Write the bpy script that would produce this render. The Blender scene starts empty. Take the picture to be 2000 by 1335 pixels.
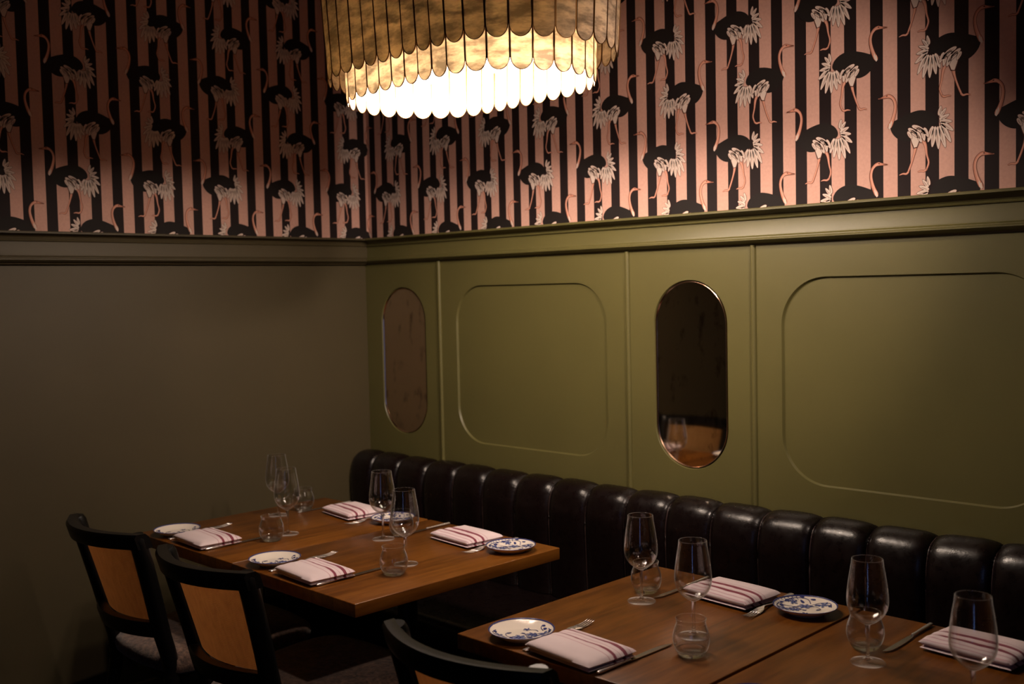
import bpy, bmesh, math, random
from mathutils import Vector, Matrix
from math import sin, cos, pi, radians as R

random.seed(7)
SC = bpy.context.scene
COL = SC.collection

# ------------------------------------------------------------------ camera
YAW, PITCH, ROLL = 0.7744, -0.0508, -0.0218
fw = Vector((-sin(YAW)*cos(PITCH), cos(YAW)*cos(PITCH), sin(PITCH)))
rt = Vector((cos(YAW), sin(YAW), 0)); up = rt.cross(fw)
r2 = rt*cos(ROLL) + up*sin(ROLL); u2 = -rt*sin(ROLL) + up*cos(ROLL)
cam = bpy.data.cameras.new('camera'); camo = bpy.data.objects.new('camera', cam); COL.objects.link(camo)
M = Matrix((r2, u2, -fw)).transposed().to_4x4(); M.translation = Vector((3.670, -2.874, 1.533))
camo.matrix_world = M
cam.sensor_width = 36; cam.lens = 36*2058.19/2000
cam.clip_start = 0.02
cam.dof.use_dof = True; cam.dof.focus_distance = 2.75; cam.dof.aperture_fstop = 3.5
SC.camera = camo

# ------------------------------------------------------------------ world, exposure
w = bpy.data.worlds.new('world'); SC.world = w; w.use_nodes = True
w.node_tree.nodes['Background'].inputs[0].default_value = (1, .7, .5, 1)
w.node_tree.nodes['Background'].inputs[1].default_value = 0.0
SC.view_settings.view_transform = 'Standard'; SC.view_settings.look = 'None'
SC.view_settings.gamma = 1; SC.view_settings.use_curve_mapping = False
SC.view_settings.exposure = 1.5
SC.cycles.use_denoising = True
SC.cycles.max_bounces = 14; SC.cycles.transmission_bounces = 12; SC.cycles.transparent_max_bounces = 24
SC.cycles.diffuse_bounces = 4; SC.cycles.glossy_bounces = 5
SC.cycles.sample_clamp_indirect = 4.0; SC.cycles.sample_clamp_direct = 30.0
SC.cycles.caustics_refractive = False; SC.cycles.caustics_reflective = False
SC.cycles.use_light_tree = True

def spot(name, loc, target, power, size, blend, color, radius=.03):
    l = bpy.data.lights.new(name, 'SPOT'); l.energy = power; l.spot_size = size; l.spot_blend = blend
    l.color = color; l.shadow_soft_size = radius
    o = bpy.data.objects.new(name, l); COL.objects.link(o); o.location = loc
    o.rotation_euler = (Vector(target)-Vector(loc)).to_track_quat('-Z', 'Y').to_euler(); return o
# track head on the ceiling further along the row of tables (built further down)
SPOT_AT, SPOT_TO = (3.32, -1.0, 2.50), (1.45, -.10, 1.52)
spot('track_spot', SPOT_AT, SPOT_TO, 56, R(58), 1.0, (1.0, .78, .64), .05)
SPOT2_AT, SPOT2_TO = (3.36, -1.32, 2.50), (1.25, -1.10, .62)
spot('track_spot_low', SPOT2_AT, SPOT2_TO, 15, R(40), 1.0, (1.0, .76, .62), .04)
WARM = (1.0, .80, .66)
BULBS = [(-.27, -.07), (-.27, .07), (0, -.10), (0, .10), (.27, -.07), (.27, .07)]
LAMP = (1.562, -.876); LAMPROT = -.0516
BULB_W = 2.65; BULB_Z = 2.165

# ------------------------------------------------------------------ materials
def mat(name, col=(.5,.5,.5), rough=.5, metal=0, spec=.5, **k):
    m = bpy.data.materials.new(name); m.use_nodes = True
    b = m.node_tree.nodes['Principled BSDF']
    b.inputs['Base Color'].default_value = (*col, 1); b.inputs['Roughness'].default_value = rough
    b.inputs['Metallic'].default_value = metal; b.inputs['Specular IOR Level'].default_value = spec
    for kk, vv in k.items(): b.inputs[kk].default_value = vv
    return m
def nd(m, t, **k):
    n = m.node_tree.nodes.new(t)
    for a, b in k.items(): setattr(n, a, b)
    return n
def lk(m, a, b): m.node_tree.links.new(a, b)
def bsdf(m): return m.node_tree.nodes['Principled BSDF']
def coords(m, scale=(1,1,1), rot=(0,0,0), kind='Object'):
    tc = nd(m, 'ShaderNodeTexCoord'); mp = nd(m, 'ShaderNodeMapping')
    mp.inputs['Scale'].default_value = scale; mp.inputs['Rotation'].default_value = rot
    lk(m, tc.outputs[kind], mp.inputs[0]); return mp.outputs[0]
def noise(m, vec, scale, detail=4, rough=.5):
    n = nd(m, 'ShaderNodeTexNoise'); n.inputs['Scale'].default_value = scale; n.inputs['Detail'].default_value = detail
    n.inputs['Roughness'].default_value = rough; lk(m, vec, n.inputs['Vector']); return n.outputs['Fac']
def ramp(m, fac, stops, interp='LINEAR'):
    r = nd(m, 'ShaderNodeValToRGB'); r.color_ramp.interpolation = interp
    el = r.color_ramp.elements
    while len(el) < len(stops): el.new(.5)
    for e, (p, c) in zip(el, stops): e.position = p; e.color = (*c, 1) if len(c) == 3 else c
    lk(m, fac, r.inputs[0]); return r.outputs[0]
def bump(m, h, strength=.2, dist=.002):
    b = nd(m, 'ShaderNodeBump'); b.inputs['Strength'].default_value = strength; b.inputs['Distance'].default_value = dist
    lk(m, h, b.inputs['Height']); lk(m, b.outputs[0], bsdf(m).inputs['Normal']); return b
def math_(m, op, a, b=None):
    n = nd(m, 'ShaderNodeMath', operation=op)
    for i, v in enumerate((a, b)):
        if v is None: continue
        if isinstance(v, (int, float)): n.inputs[i].default_value = v
        else: lk(m, v, n.inputs[i])
    return n.outputs[0]

def painted(name, col, rough=.45):
    m = mat(name, col, rough)
    v = coords(m); n = noise(m, v, 260, 3); bump(m, n, .12, .0006)
    n2 = noise(m, v, 3, 3)
    c = ramp(m, n2, [(.3, tuple(x*.94 for x in col)), (.7, tuple(x*1.05 for x in col))]); lk(m, c, bsdf(m).inputs['Base Color'])
    return m
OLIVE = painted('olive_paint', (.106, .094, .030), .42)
OLIVE_DIM = painted('olive_paint_dimmed', (.060, .045, .018), .6)  # olive darkened to paint light falloff onto the left wall and its rail
DARKW = painted('dark_room_paint', (.02, .018, .014), .7)
CEIL = painted('ceiling_paint', (.24, .165, .12), .8)

def stripes(name, axis, off):
    m = mat(name, rough=.75, spec=.3)
    v = coords(m); s = nd(m, 'ShaderNodeSeparateXYZ'); lk(m, v, s.inputs[0])
    f = math_(m, 'FRACT', math_(m, 'DIVIDE', math_(m, 'SUBTRACT', s.outputs[axis], off), .07858))
    paper = noise(m, v, 120, 3)
    pink = ramp(m, paper, [(.3, (.60, .345, .275)), (.7, (.66, .385, .31))])
    mx = nd(m, 'ShaderNodeMix', data_type='RGBA'); lk(m, math_(m, 'LESS_THAN', f, .525), mx.inputs[0])
    mx.inputs[6].default_value = (.0135, .0065, .0065, 1); lk(m, pink, mx.inputs[7])
    lk(m, mx.outputs[2], bsdf(m).inputs['Base Color']); bump(m, paper, .05, .0005)
    return m
STR_R = stripes('striped_wallpaper', 0, .0575 - .0001)
STR_L = stripes('striped_wallpaper_left', 1, -.0925 - 1.2572+.0)   # 16 repeats further
B_BODY = mat('print_black', (.0125, .0085, .0075), .75, spec=.3)
B_WHITE = mat('print_feather', (.74, .60, .52), .75, spec=.3)
B_SHADE = mat('print_feather_shade', (.43, .29, .24), .75, spec=.3)
B_LINE = mat('print_outline', (.10, .030, .020), .75, spec=.3)
B_SKIN = mat('print_skin', (.64, .27, .18), .75, spec=.3)
B_SKIN2 = mat('print_skin_light', (.74, .40, .30), .75, spec=.3)

def wood(name, c0, c1, c2, plank=.105, rough=.34, axis=0):
    m = mat(name, rough=rough)
    tc = nd(m, 'ShaderNodeTexCoord'); s = nd(m, 'ShaderNodeSeparateXYZ'); lk(m, tc.outputs['Object'], s.inputs[0])
    cell = math_(m, 'FLOOR', math_(m, 'DIVIDE', s.outputs[0], plank))
    wn = nd(m, 'ShaderNodeTexWhiteNoise', noise_dimensions='1D'); lk(m, cell, wn.inputs['W'])
    cmb = nd(m, 'ShaderNodeCombineXYZ'); lk(m, math_(m, 'MULTIPLY', s.outputs[0], 9), cmb.inputs[0])
    lk(m, math_(m, 'ADD', math_(m, 'MULTIPLY', s.outputs[1], .9), math_(m, 'MULTIPLY', wn.outputs[0], 13)), cmb.inputs[1]); lk(m, math_(m, 'MULTIPLY', s.outputs[2], 6), cmb.inputs[2])
    n = noise(m, cmb.outputs[0], 6, 8, .6)
    n1 = noise(m, cmb.outputs[0], 28, 4, .5)
    f = math_(m, 'ADD', math_(m, 'MULTIPLY', n, .75), math_(m, 'MULTIPLY', math_(m, 'SUBTRACT', wn.outputs[0], .5), .16))
    f = math_(m, 'ADD', f, math_(m, 'MULTIPLY', n1, .16))
    c = ramp(m, f, [(.25, c0), (.48, c1), (.72, c2)]); lk(m, c, bsdf(m).inputs['Base Color'])
    bsdf(m).inputs['Specular IOR Level'].default_value = .32
    rr = math_(m, 'ADD', math_(m, 'MULTIPLY', n1, .14), rough-.07); lk(m, rr, bsdf(m).inputs['Roughness'])
    bump(m, n1, .1, .0006); return m
WOODT = wood('walnut_table_wood', (.078, .024, .003), (.150, .050, .0065), (.215, .080, .012))
EBONY = mat('black_stained_wood', (.0030, .0026, .0026), .36, spec=.28)
v = coords(EBONY, (30, 30, 3)); bump(EBONY, noise(EBONY, v, 5, 5), .15, .0006)
BLKMET = mat('black_powder_coated_metal', (.012, .011, .011), .4, .6)

# cane: fine woven mesh, holes let light through
CANE = mat('woven_cane', (.62, .36, .14), .55)
v = coords(CANE, kind='UV'); 
wv1 = nd(CANE, 'ShaderNodeTexWave', wave_type='BANDS', bands_direction='X'); wv1.inputs['Scale'].default_value = 26; lk(CANE, v, wv1.inputs[0])
wv2 = nd(CANE, 'ShaderNodeTexWave', wave_type='BANDS', bands_direction='Y'); wv2.inputs['Scale'].default_value = 26; lk(CANE, v, wv2.inputs[0])
hh = math_(CANE, 'ADD', wv1.outputs['Fac'], wv2.outputs['Fac'])
nn = noise(CANE, coords(CANE, (3, 1, 1), kind='UV'), 6, 4)
lk(CANE, ramp(CANE, math_(CANE, 'ADD', math_(CANE, 'MULTIPLY', hh, .3), math_(CANE, 'MULTIPLY', nn, .5)), [(.2, (.36, .17, .055)), (.55, (.66, .35, .12)), (.9, (.80, .50, .22))]), bsdf(CANE).inputs['Base Color'])
bump(CANE, hh, .5, .001)
tr = nd(CANE, 'ShaderNodeBsdfTranslucent'); tr.inputs[0].default_value = (.66, .36, .14, 1)
ms = nd(CANE, 'ShaderNodeMixShader'); ms.inputs[0].default_value = .13
lk(CANE, bsdf(CANE).outputs[0], ms.inputs[1]); lk(CANE, tr.outputs[0], ms.inputs[2])
lk(CANE, ms.outputs[0], CANE.node_tree.nodes['Material Output'].inputs[0])

# nubby upholstery
BOUCLE = mat('nubby_tweed_upholstery', rough=.9)
v = coords(BOUCLE); n1 = noise(BOUCLE, v, 75, 5, .65); n2 = noise(BOUCLE, v, 14, 3)
lk(BOUCLE, ramp(BOUCLE, math_(BOUCLE, 'ADD', math_(BOUCLE, 'MULTIPLY', n1, .75), math_(BOUCLE, 'MULTIPLY', n2, .25)), [(.36, (.03, .016, .011)), (.52, (.12, .066, .045)), (.66, (.23, .135, .088))]), bsdf(BOUCLE).inputs['Base Color'])
bump(BOUCLE, n1, .8, .004)
bsdf(BOUCLE).inputs['Sheen Weight'].default_value = .3

LEATHER = mat('dark_brown_leather', (.005, .0022, .0021), .27, spec=.42)
v = coords(LEATHER); n1 = noise(LEATHER, v, 170, 3); n2 = noise(LEATHER, v, 38, 4, .6)
bump(LEATHER, math_(LEATHER, 'ADD', math_(LEATHER, 'MULTIPLY', n1, .3), n2), .32, .0022)
lk(LEATHER, ramp(LEATHER, n2, [(.35, (.25,)*3), (.7, (.36,)*3)]), bsdf(LEATHER).inputs['Roughness'])
WELT = mat('worn_leather_seam', (.05, .028, .026), .35)

CHROME = mat('polished_steel', (.85, .78, .75), .26, .8)
v = coords(CHROME); bump(CHROME, noise(CHROME, v, 60, 2), .05, .0005)
BRASS = mat('aged_brass', (.16, .075, .022), .38, .9)
COPPER = mat('copper_mirror_edge', (.60, .38, .26), .18, 1)

def mirror_mat(name, base, spotcol, rough, diff):
    m = mat(name, base, rough, 1)
    v = coords(m, (1, 1, .55)); n = noise(m, v, 17, 5, .6); n2 = noise(m, v, 6, 3)
    lk(m, ramp(m, n, [(.34, spotcol), (.46, base)]), bsdf(m).inputs['Base Color'])
    d = nd(m, 'ShaderNodeBsdfDiffuse'); lk(m, ramp(m, n2, [(.3, tuple(x*.8 for x in diff)), (.7, diff)]), d.inputs[0])
    x = nd(m, 'ShaderNodeMixShader'); x.inputs[0].default_value = .30 if diff[0] > .02 else .03
    lk(m, bsdf(m).outputs[0], x.inputs[1]); lk(m, d.outputs[0], x.inputs[2]); lk(m, x.outputs[0], m.node_tree.nodes['Material Output'].inputs[0])
    return m
MIRR = mirror_mat('antiqued_mirror', (.88, .80, .70), (.40, .34, .28), .035, (.012, .008, .005))
MIRR2 = mirror_mat('foxed_mirror', (.62, .50, .36), (.22, .16, .10), .10, (.17, .10, .055))  # foxed glass; its brown diffuse part paints in the reflected side wall

def glass_mat():
    m = bpy.data.materials.new('clear_glass'); m.use_nodes = True; t = m.node_tree; t.nodes.clear()
    o = t.nodes.new('ShaderNodeOutputMaterial'); g = t.nodes.new('ShaderNodeBsdfGlass'); g.inputs['IOR'].default_value = 1.5; g.inputs['Roughness'].default_value = 0
    n = t.nodes.new('ShaderNodeTexNoise'); n.inputs['Scale'].default_value = 3
    g.inputs['Color'].default_value = (.985, .985, .985, 1)
    tp = t.nodes.new('ShaderNodeBsdfTransparent'); mx = t.nodes.new('ShaderNodeMixShader'); mx.inputs[0].default_value = .42
    t.links.new(g.outputs[0], mx.inputs[1]); t.links.new(tp.outputs[0], mx.inputs[2]); t.links.new(mx.outputs[0], o.inputs[0])
    return m
GLASS = glass_mat()
GLASS.node_tree.nodes['Mix Shader'].inputs[0].default_value = 0.35
def thin_glass():
    m = bpy.data.materials.new('thin_blown_glass'); m.use_nodes = True; t = m.node_tree; t.nodes.clear()
    o = t.nodes.new('ShaderNodeOutputMaterial'); lw = t.nodes.new('ShaderNodeLayerWeight'); lw.inputs[0].default_value = .5
    pw = t.nodes.new('ShaderNodeMath'); pw.operation = 'POWER'; pw.inputs[1].default_value = 2.4
    ma = t.nodes.new('ShaderNodeMath'); ma.operation = 'MULTIPLY_ADD'; ma.inputs[1].default_value = .9; ma.inputs[2].default_value = .05
    gl = t.nodes.new('ShaderNodeBsdfGlossy'); gl.inputs['Roughness'].default_value = .07; tp = t.nodes.new('ShaderNodeBsdfTransparent'); tp.inputs[0].default_value = (.97, .97, .97, 1)
    mx = t.nodes.new('ShaderNodeMixShader')
    t.links.new(lw.outputs['Facing'], pw.inputs[0]); t.links.new(pw.outputs[0], ma.inputs[0]); t.links.new(ma.outputs[0], mx.inputs[0])
    df = t.nodes.new('ShaderNodeBsdfDiffuse'); df.inputs[0].default_value = (.9, .86, .84, 1); tl = t.nodes.new('ShaderNodeBsdfTranslucent'); tl.inputs[0].default_value = (.9, .86, .84, 1)  # whitish edge mix paints in the light gathered at glass rims
    ad = t.nodes.new('ShaderNodeMixShader'); t.links.new(df.outputs[0], ad.inputs[1]); t.links.new(tl.outputs[0], ad.inputs[2])
    gm = t.nodes.new('ShaderNodeMixShader'); p6 = t.nodes.new('ShaderNodeMath'); p6.operation = 'POWER'; p6.inputs[1].default_value = 5.0; t.links.new(lw.outputs['Facing'], p6.inputs[0]); t.links.new(p6.outputs[0], gm.inputs[0]); t.links.new(gl.outputs[0], gm.inputs[1]); t.links.new(ad.outputs[0], gm.inputs[2])
    t.links.new(tp.outputs[0], mx.inputs[1]); t.links.new(gm.outputs[0], mx.inputs[2]); t.links.new(mx.outputs[0], o.inputs[0]); return m
THIN = thin_glass()
FOOTG = thin_glass(); FOOTG.name = 'foot_glass'; [n for n in FOOTG.node_tree.nodes if n.type == 'MATH' and n.operation == 'POWER'][0].inputs[1].default_value = 5.0

def napkin_mat():
    m = mat('striped_linen', rough=.85)
    tc = nd(m, 'ShaderNodeTexCoord'); s = nd(m, 'ShaderNodeSeparateXYZ'); lk(m, tc.outputs['UV'], s.inputs[0])
    wob = math_(m, 'MULTIPLY', math_(m, 'SUBTRACT', noise(m, tc.outputs['Object'], 14, 2), .5), .085)
    f = math_(m, 'ADD', s.outputs[1], wob)
    Wt, Pk, Rd, Lr = (.70, .575, .60), (.56, .36, .41), (.20, .030, .055), (.42, .20, .25)
    c = ramp(m, f, [(0, Wt), (.43, Pk), (.45, Wt), (.52, Lr), (.535, Rd), (.575, Lr), (.585, Wt), (.66, Pk), (.675, Wt), (.735, Rd), (.80, Wt), (.86, Pk), (.89, Wt), (.955, Pk), (.975, Wt)], 'CONSTANT')
    lk(m, c, bsdf(m).inputs['Base Color'])
    bump(m, noise(m, coords(m), 420, 3), .35, .0008)
    bsdf(m).inputs['Sheen Weight'].default_value = .15
    return m
LINEN = napkin_mat()
PORC = mat('cream_glazed_porcelain', (.78, .70, .62), .12)
BLUE = mat('cobalt_glaze', (.035, .045, .17), .15)
BLUE2 = mat('pale_cobalt_glaze', (.16, .19, .36), .15)
BLADE = mat('brushed_blade_steel', (.55, .50, .48), .26, 1)

# capiz shell
def capiz(name, dark, light, trans, thru):
    m = mat(name, rough=.22)
    v = coords(m, (1, 1, 1), kind='UV')
    n = noise(m, coords(m, (9, 9, 26)), 1.6, 4, .62); n2 = noise(m, coords(m, (20, 20, 60)), 3.0, 3)
    f = math_(m, 'ADD', math_(m, 'MULTIPLY', n, .8), math_(m, 'MULTIPLY', n2, .2))
    c = ramp(m, f, [(.40, dark), (.60, light)])
    lk(m, c, bsdf(m).inputs['Base Color'])
    t = nd(m, 'ShaderNodeBsdfTranslucent'); ct = ramp(m, f, [(.40, tuple(x*.55 for x in trans)), (.60, trans)]); lk(m, ct, t.inputs[0])
    x = nd(m, 'ShaderNodeMixShader'); x.inputs[0].default_value = thru
    lk(m, bsdf(m).outputs[0], x.inputs[1]); lk(m, t.outputs[0], x.inputs[2]); lk(m, x.outputs[0], m.node_tree.nodes['Material Output'].inputs[0])
    return m
CAPIZ = capiz('capiz_shell', (.26, .21, .18), (.60, .53, .48), (.95, .86, .67), .56)
CAPIZ_IN = capiz('inner_capiz_shell', (.26, .21, .18), (.62, .55, .50), (.95, .80, .58), .31)

def emis(name, col, st):
    m = bpy.data.materials.new(name); m.use_nodes = True; b = m.node_tree.nodes['Principled BSDF']
    b.inputs['Base Color'].default_value = (.8, .8, .8, 1); b.inputs['Emission Color'].default_value = (*col, 1); b.inputs['Emission Strength'].default_value = st
    return m
BULBM = emis('frosted_bulb_glow', (1, .82, .62), 30)
DUSK = emis('dusk_window_glow', (.25, .42, 1.0), .8)
PLASTIC = mat('black_plastic', (.02, .02, .02), .4)

# ------------------------------------------------------------------ mesh helpers
def obj(name, bm, mats, parent=None, smooth=False, loc=None, auto=None):
    me = bpy.data.meshes.new(name); bm.normal_update(); bm.to_mesh(me); bm.free()
    for m in (mats if isinstance(mats, (list, tuple)) else [mats]): me.materials.append(m)
    if smooth:
        for p in me.polygons: p.use_smooth = True
        if auto is not None:
            me.set_sharp_from_angle(angle=auto)
    o = bpy.data.objects.new(name, me); COL.objects.link(o)
    if parent is not None: o.parent = parent
    if loc is not None: o.location = loc
    return o
def thing(name, label, cat, loc=(0,0,0), rz=0, group=None):
    o = bpy.data.objects.new(name, None); COL.objects.link(o); o.location = loc; o.rotation_euler = (0, 0, rz)
    o.empty_display_size = .05
    o['label'] = label; o['category'] = cat
    if group: o['group'] = group
    return o
def struct(name, bm, m, parent=None, **k):
    o = obj(name, bm, m, parent, **k)
    if parent is None: o['kind'] = 'structure'
    return o
def copy_tree(src, parent=None):
    c = src.copy(); COL.objects.link(c); c.parent = parent
    for ch in list(src.children): copy_tree(ch, c)
    return c
def box(bm, x0, x1, y0, y1, z0, z1, bev=0, mi=0, seg=2):
    vs = [bm.verts.new((x, y, z)) for x in (x0, x1) for y in (y0, y1) for z in (z0, z1)]
    F = [(0,1,3,2), (4,6,7,5), (0,4,5,1), (2,3,7,6), (0,2,6,4), (1,5,7,3)]
    fs = [bm.faces.new([vs[i] for i in f]) for f in F]
    for f in fs: f.material_index = mi
    if bev:
        es = {e for f in fs for e in f.edges}
        bmesh.ops.bevel(bm, geom=list(es), offset=bev, segments=seg, affect='EDGES', profile=.5)
    return fs
def lathe(bm, prof, n=48, c=(0,0,0), mi=0, close=False):
    """prof: list of (r, z)."""
    rings = []
    for r, z in prof:
        if r < 1e-6: rings.append([bm.verts.new((c[0], c[1], c[2]+z))])
        else: rings.append([bm.verts.new((c[0]+r*cos(2*pi*i/n), c[1]+r*sin(2*pi*i/n), c[2]+z)) for i in range(n)])
    seq = list(zip(rings, rings[1:])) + ([(rings[-1], rings[0])] if close else [])
    for a, b in seq:
        for i in range(n):
            j = (i+1) % n
            if len(a) == 1 and len(b) == 1: continue
            if len(a) == 1: f = bm.faces.new((a[0], b[j], b[i]))
            elif len(b) == 1: f = bm.faces.new((a[i], a[j], b[0]))
            else: f = bm.faces.new((a[i], a[j], b[j], b[i]))
            f.material_index = mi
    return bm
def tube(bm, pts, rad, n=8, flat=1.0, upv=Vector((0,0,1)), mi=0):
    """tube along pts; rad: number or list; flat scales along upv-ish axis."""
    pts = [Vector(p) for p in pts]; rings = []
    for i, p in enumerate(pts):
        d = (pts[min(i+1, len(pts)-1)] - pts[max(i-1, 0)]).normalized()
        a = d.cross(upv)
        if a.length < 1e-4: a = d.cross(Vector((1,0,0)))
        a.normalize(); b = a.cross(d).normalized(); r = rad[i] if isinstance(rad, (list, tuple)) else rad
        rings.append([bm.verts.new(p + a*r*cos(2*pi*k/n) + b*r*flat*sin(2*pi*k/n)) for k in range(n)])
    for A, B in zip(rings, rings[1:]):
        for k in range(n): bm.faces.new((A[k], A[(k+1)%n], B[(k+1)%n], B[k])).material_index = mi
    bm.faces.new(rings[0]).material_index = mi; bm.faces.new(list(reversed(rings[-1]))).material_index = mi
def extrude_profile(bm, prof, p0, p1, axis, mi=0, cap=True):
    """closed profile [(depth, z)] swept straight; axis 'x': depth -> -y ; axis 'y': depth -> +x."""
    def P(d, z, t): return (t, -d, z) if axis == 'x' else (d, t, z)
    A = [bm.verts.new(P(d, z, p0)) for d, z in prof]; B = [bm.verts.new(P(d, z, p1)) for d, z in prof]
    n = len(prof)
    for i in range(n): bm.faces.new((A[i], A[(i+1)%n], B[(i+1)%n], B[i])).material_index = mi
    if cap: bm.faces.new(list(reversed(A))); bm.faces.new(B)
    bmesh.ops.recalc_face_normals(bm, faces=bm.faces)

# ------------------------------------------------------------------ ostrich print (drawn flat on the paper)
def ell(cx, cy, ln, wd, ang, n=14, tip=1.0):
    a = R(ang); out = []
    for i in range(n):
        t = 2*pi*i/n; x = ln/2*cos(t); y = wd/2*sin(t)*(1-.25*cos(t)*tip)
        out.append((cx + x*cos(a) - y*sin(a), cy + x*sin(a) + y*cos(a)))
    return out
def ribbon(pts, wds):
    L, Rr = [], []
    for i, (x, y) in enumerate(pts):
        x0, y0 = pts[max(i-1, 0)]; x1, y1 = pts[min(i+1, len(pts)-1)]
        d = math.hypot(x1-x0, y1-y0) or 1; nx, ny = -(y1-y0)/d, (x1-x0)/d; w_ = wds[i]/2
        L.append((x+nx*w_, y+ny*w_)); Rr.append((x-nx*w_, y-ny*w_))
    return [[L[i], L[i+1], Rr[i+1], Rr[i]] for i in range(len(pts)-1)]
def catmull(pts, k=4):
    out = []
    for i in range(len(pts)-1):
        p0, p1, p2, p3 = pts[max(i-1,0)], pts[i], pts[i+1], pts[min(i+2, len(pts)-1)]
        for j in range(k):
            t = j/k; out.append(tuple(.5*((2*p1[c]) + (-p0[c]+p2[c])*t + (2*p0[c]-5*p1[c]+4*p2[c]-p3[c])*t*t + (-p0[c]+3*p1[c]-3*p2[c]+p3[c])*t**3) for c in range(len(p1))))
    out.append(tuple(pts[-1])); return out
def bird():
    """list of (layer, material, polygon) in millimetres from the base of the neck, head to the left."""
    S = []
    def leg(pts, ws, L=1):
        c = catmull([(x, y, w_) for (x, y), w_ in zip(pts, ws)], 4)
        for q in ribbon([(x, y) for x, y, _ in c], [w_+1.8 for *_, w_ in c]): S.append((L, 3, q))
        for q in ribbon([(x-.35, y) for x, y, _ in c], [w_ for *_, w_ in c]): S.append((L+1, 4, q))
        for q in ribbon([(x-.9, y) for x, y, _ in c], [w_*.4 for *_, w_ in c]): S.append((L+2, 5, q))
    leg([(93,-42), (101,-58), (105,-84), (110,-106), (104,-124)], [10, 7.5, 4.5, 4.5, 4])
    leg([(105,-123), (98,-128), (88,-127), (79,-129)], [5, 5, 4, 1.5])
    leg([(72,-50), (73,-64), (69,-82), (61,-106), (53,-126)], [12, 8.5, 5, 4.5, 4.5])
    leg([(54,-125), (48,-131), (38,-130), (28,-133)], [5, 5, 4, 1.5])
    body = catmull([(3,-4), (9,14), (24,22), (47,31), (70,37), (90,38), (110,32), (125,21), (133,6), (130,-6), (112,-16), (86,-34), (60,-41), (40,-40), (22,-31), (9,-17), (3,-4)], 4)[:-1]
    S.append((4, 0, body))
    # tail plumes
    for cx, cy, ln, wd, an in ((141,30,26,9,78), (149,24,27,9,52), (153,12,30,10,22), (157,0,34,11,-8), (160,-14,44,12,-38), (158,-32,58,12,-64), (148,-40,64,13,-76), (136,-42,62,13,-88), (124,-38,56,13,-99), (115,-30,44,12,-108)):
        S.append((5, 3, ell(cx, cy, ln+2.4, wd+2.4, an))); S.append((6, 1, ell(cx, cy, ln, wd, an)))
        a = R(an); S.append((7, 2, ell(cx+1.2*sin(a), cy-1.2*cos(a), ln*.62, 2.4, an)))
    # wing plumes and thigh
    S.append((8, 3, [(54,-20), (90,-20), (88,-40), (80,-62), (68,-64), (62,-46)])); S.append((9, 1, [(56,-21), (88,-22), (86,-39), (78,-60), (70,-62), (64,-46)]))
    for cx, cy, ln, wd, an in ((58,-26,24,9,-62), (66,-16,30,10,-34), (84,-34,34,11,-66), (96,-30,34,11,-80), (74,-26,36,10,-44), (80,-8,34,10,-22), (90,-18,34,10,-38), (104,-24,30,10,-66)):
        S.append((10, 3, ell(cx, cy, ln+2.2, wd+2.2, an))); S.append((11, 1, ell(cx, cy, ln, wd, an)))
        a = R(an); S.append((12, 2, ell(cx+1.1*sin(a), cy-1.1*cos(a), ln*.6, 2.0, an)))
    # neck and head
    nk = catmull([(0,-2,3), (1,5,11), (9,22,9.5), (15,42,8), (17,60,7.2), (13,76,7), (4,86,8), (-5,89,9.5), (-12,88,7), (-21,86.5,4), (-33,85,1)], 4)
    for q in ribbon([(x+.4, y) for x, y, _ in nk], [w_+2.2 for *_, w_ in nk]): S.append((5, 3, q))
    for q in ribbon([(x, y) for x, y, _ in nk], [w_ for *_, w_ in nk]): S.append((6, 4, q))
    for q in ribbon([(x-1.3, y) for x, y, _ in nk[4:30]], [w_*.42 for *_, w_ in nk[4:30]]): S.append((7, 5, q))
    S.append((8, 1, [(-4,0), (0,-4), (5,3), (8,14), (5,20), (2,11), (-1,14), (-2,6)]))
    S.append((9, 3, ell(-7, 90, 5, 3, 10))); S.append((9, 3, ell(-24, 86.3, 14, 1.6, 5)))
    return S
BIRD = bird()
def clip(poly, ax, lim, keep_greater):
    out = []; s = 1 if keep_greater else -1
    for i, a in enumerate(poly):
        b = poly[(i+1) % len(poly)]; da, db = s*(a[ax]-lim), s*(b[ax]-lim)
        if da >= 0: out.append(a)
        if (da >= 0) != (db >= 0):
            t = da/(da-db); out.append((a[0]+(b[0]-a[0])*t, a[1]+(b[1]-a[1])*t))
    return out
def print_birds(bm, place, lo, hi, zlo, zhi, base_l, base_r, step, mi0, first, last):
    """place(u, z, h) -> 3d point."""
    for fl, b0, z0 in ((1, base_l, 1.957), (-1, base_r, 1.7715)):
        for k in range(first, last):
            for rz in range(0, 4):
                U = b0 + k*step; Z = z0 + rz*.3795
                for L, mi, poly in BIRD:
                    p = [(U + fl*x/1000, Z + y/1000) for x, y in poly]
                    for ax, lim, kg in ((0, lo, True), (0, hi, False), (1, zlo, True), (1, zhi, False)):
                        if len(p) > 2: p = clip(p, ax, lim, kg)
                    if len(p) < 3: continue
                    vs = [bm.verts.new(place(u, z, L*.00016)) for u, z in p]
                    try: bm.faces.new(vs).material_index = mi0 + mi
                    except ValueError: pass

BIRDM = [B_BODY, B_WHITE, B_SHADE, B_LINE, B_SKIN, B_SKIN2]
RX, NY, CZ = 7.0, -6.0, 3.2

# ------------------------------------------------------------------ room shell
bm = bmesh.new()
box(bm, -.1, RX, 0, .1, 0, CZ, mi=1)
for f in bm.faces:
    if f.calc_center_median().y < .001: f.material_index = 1
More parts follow.
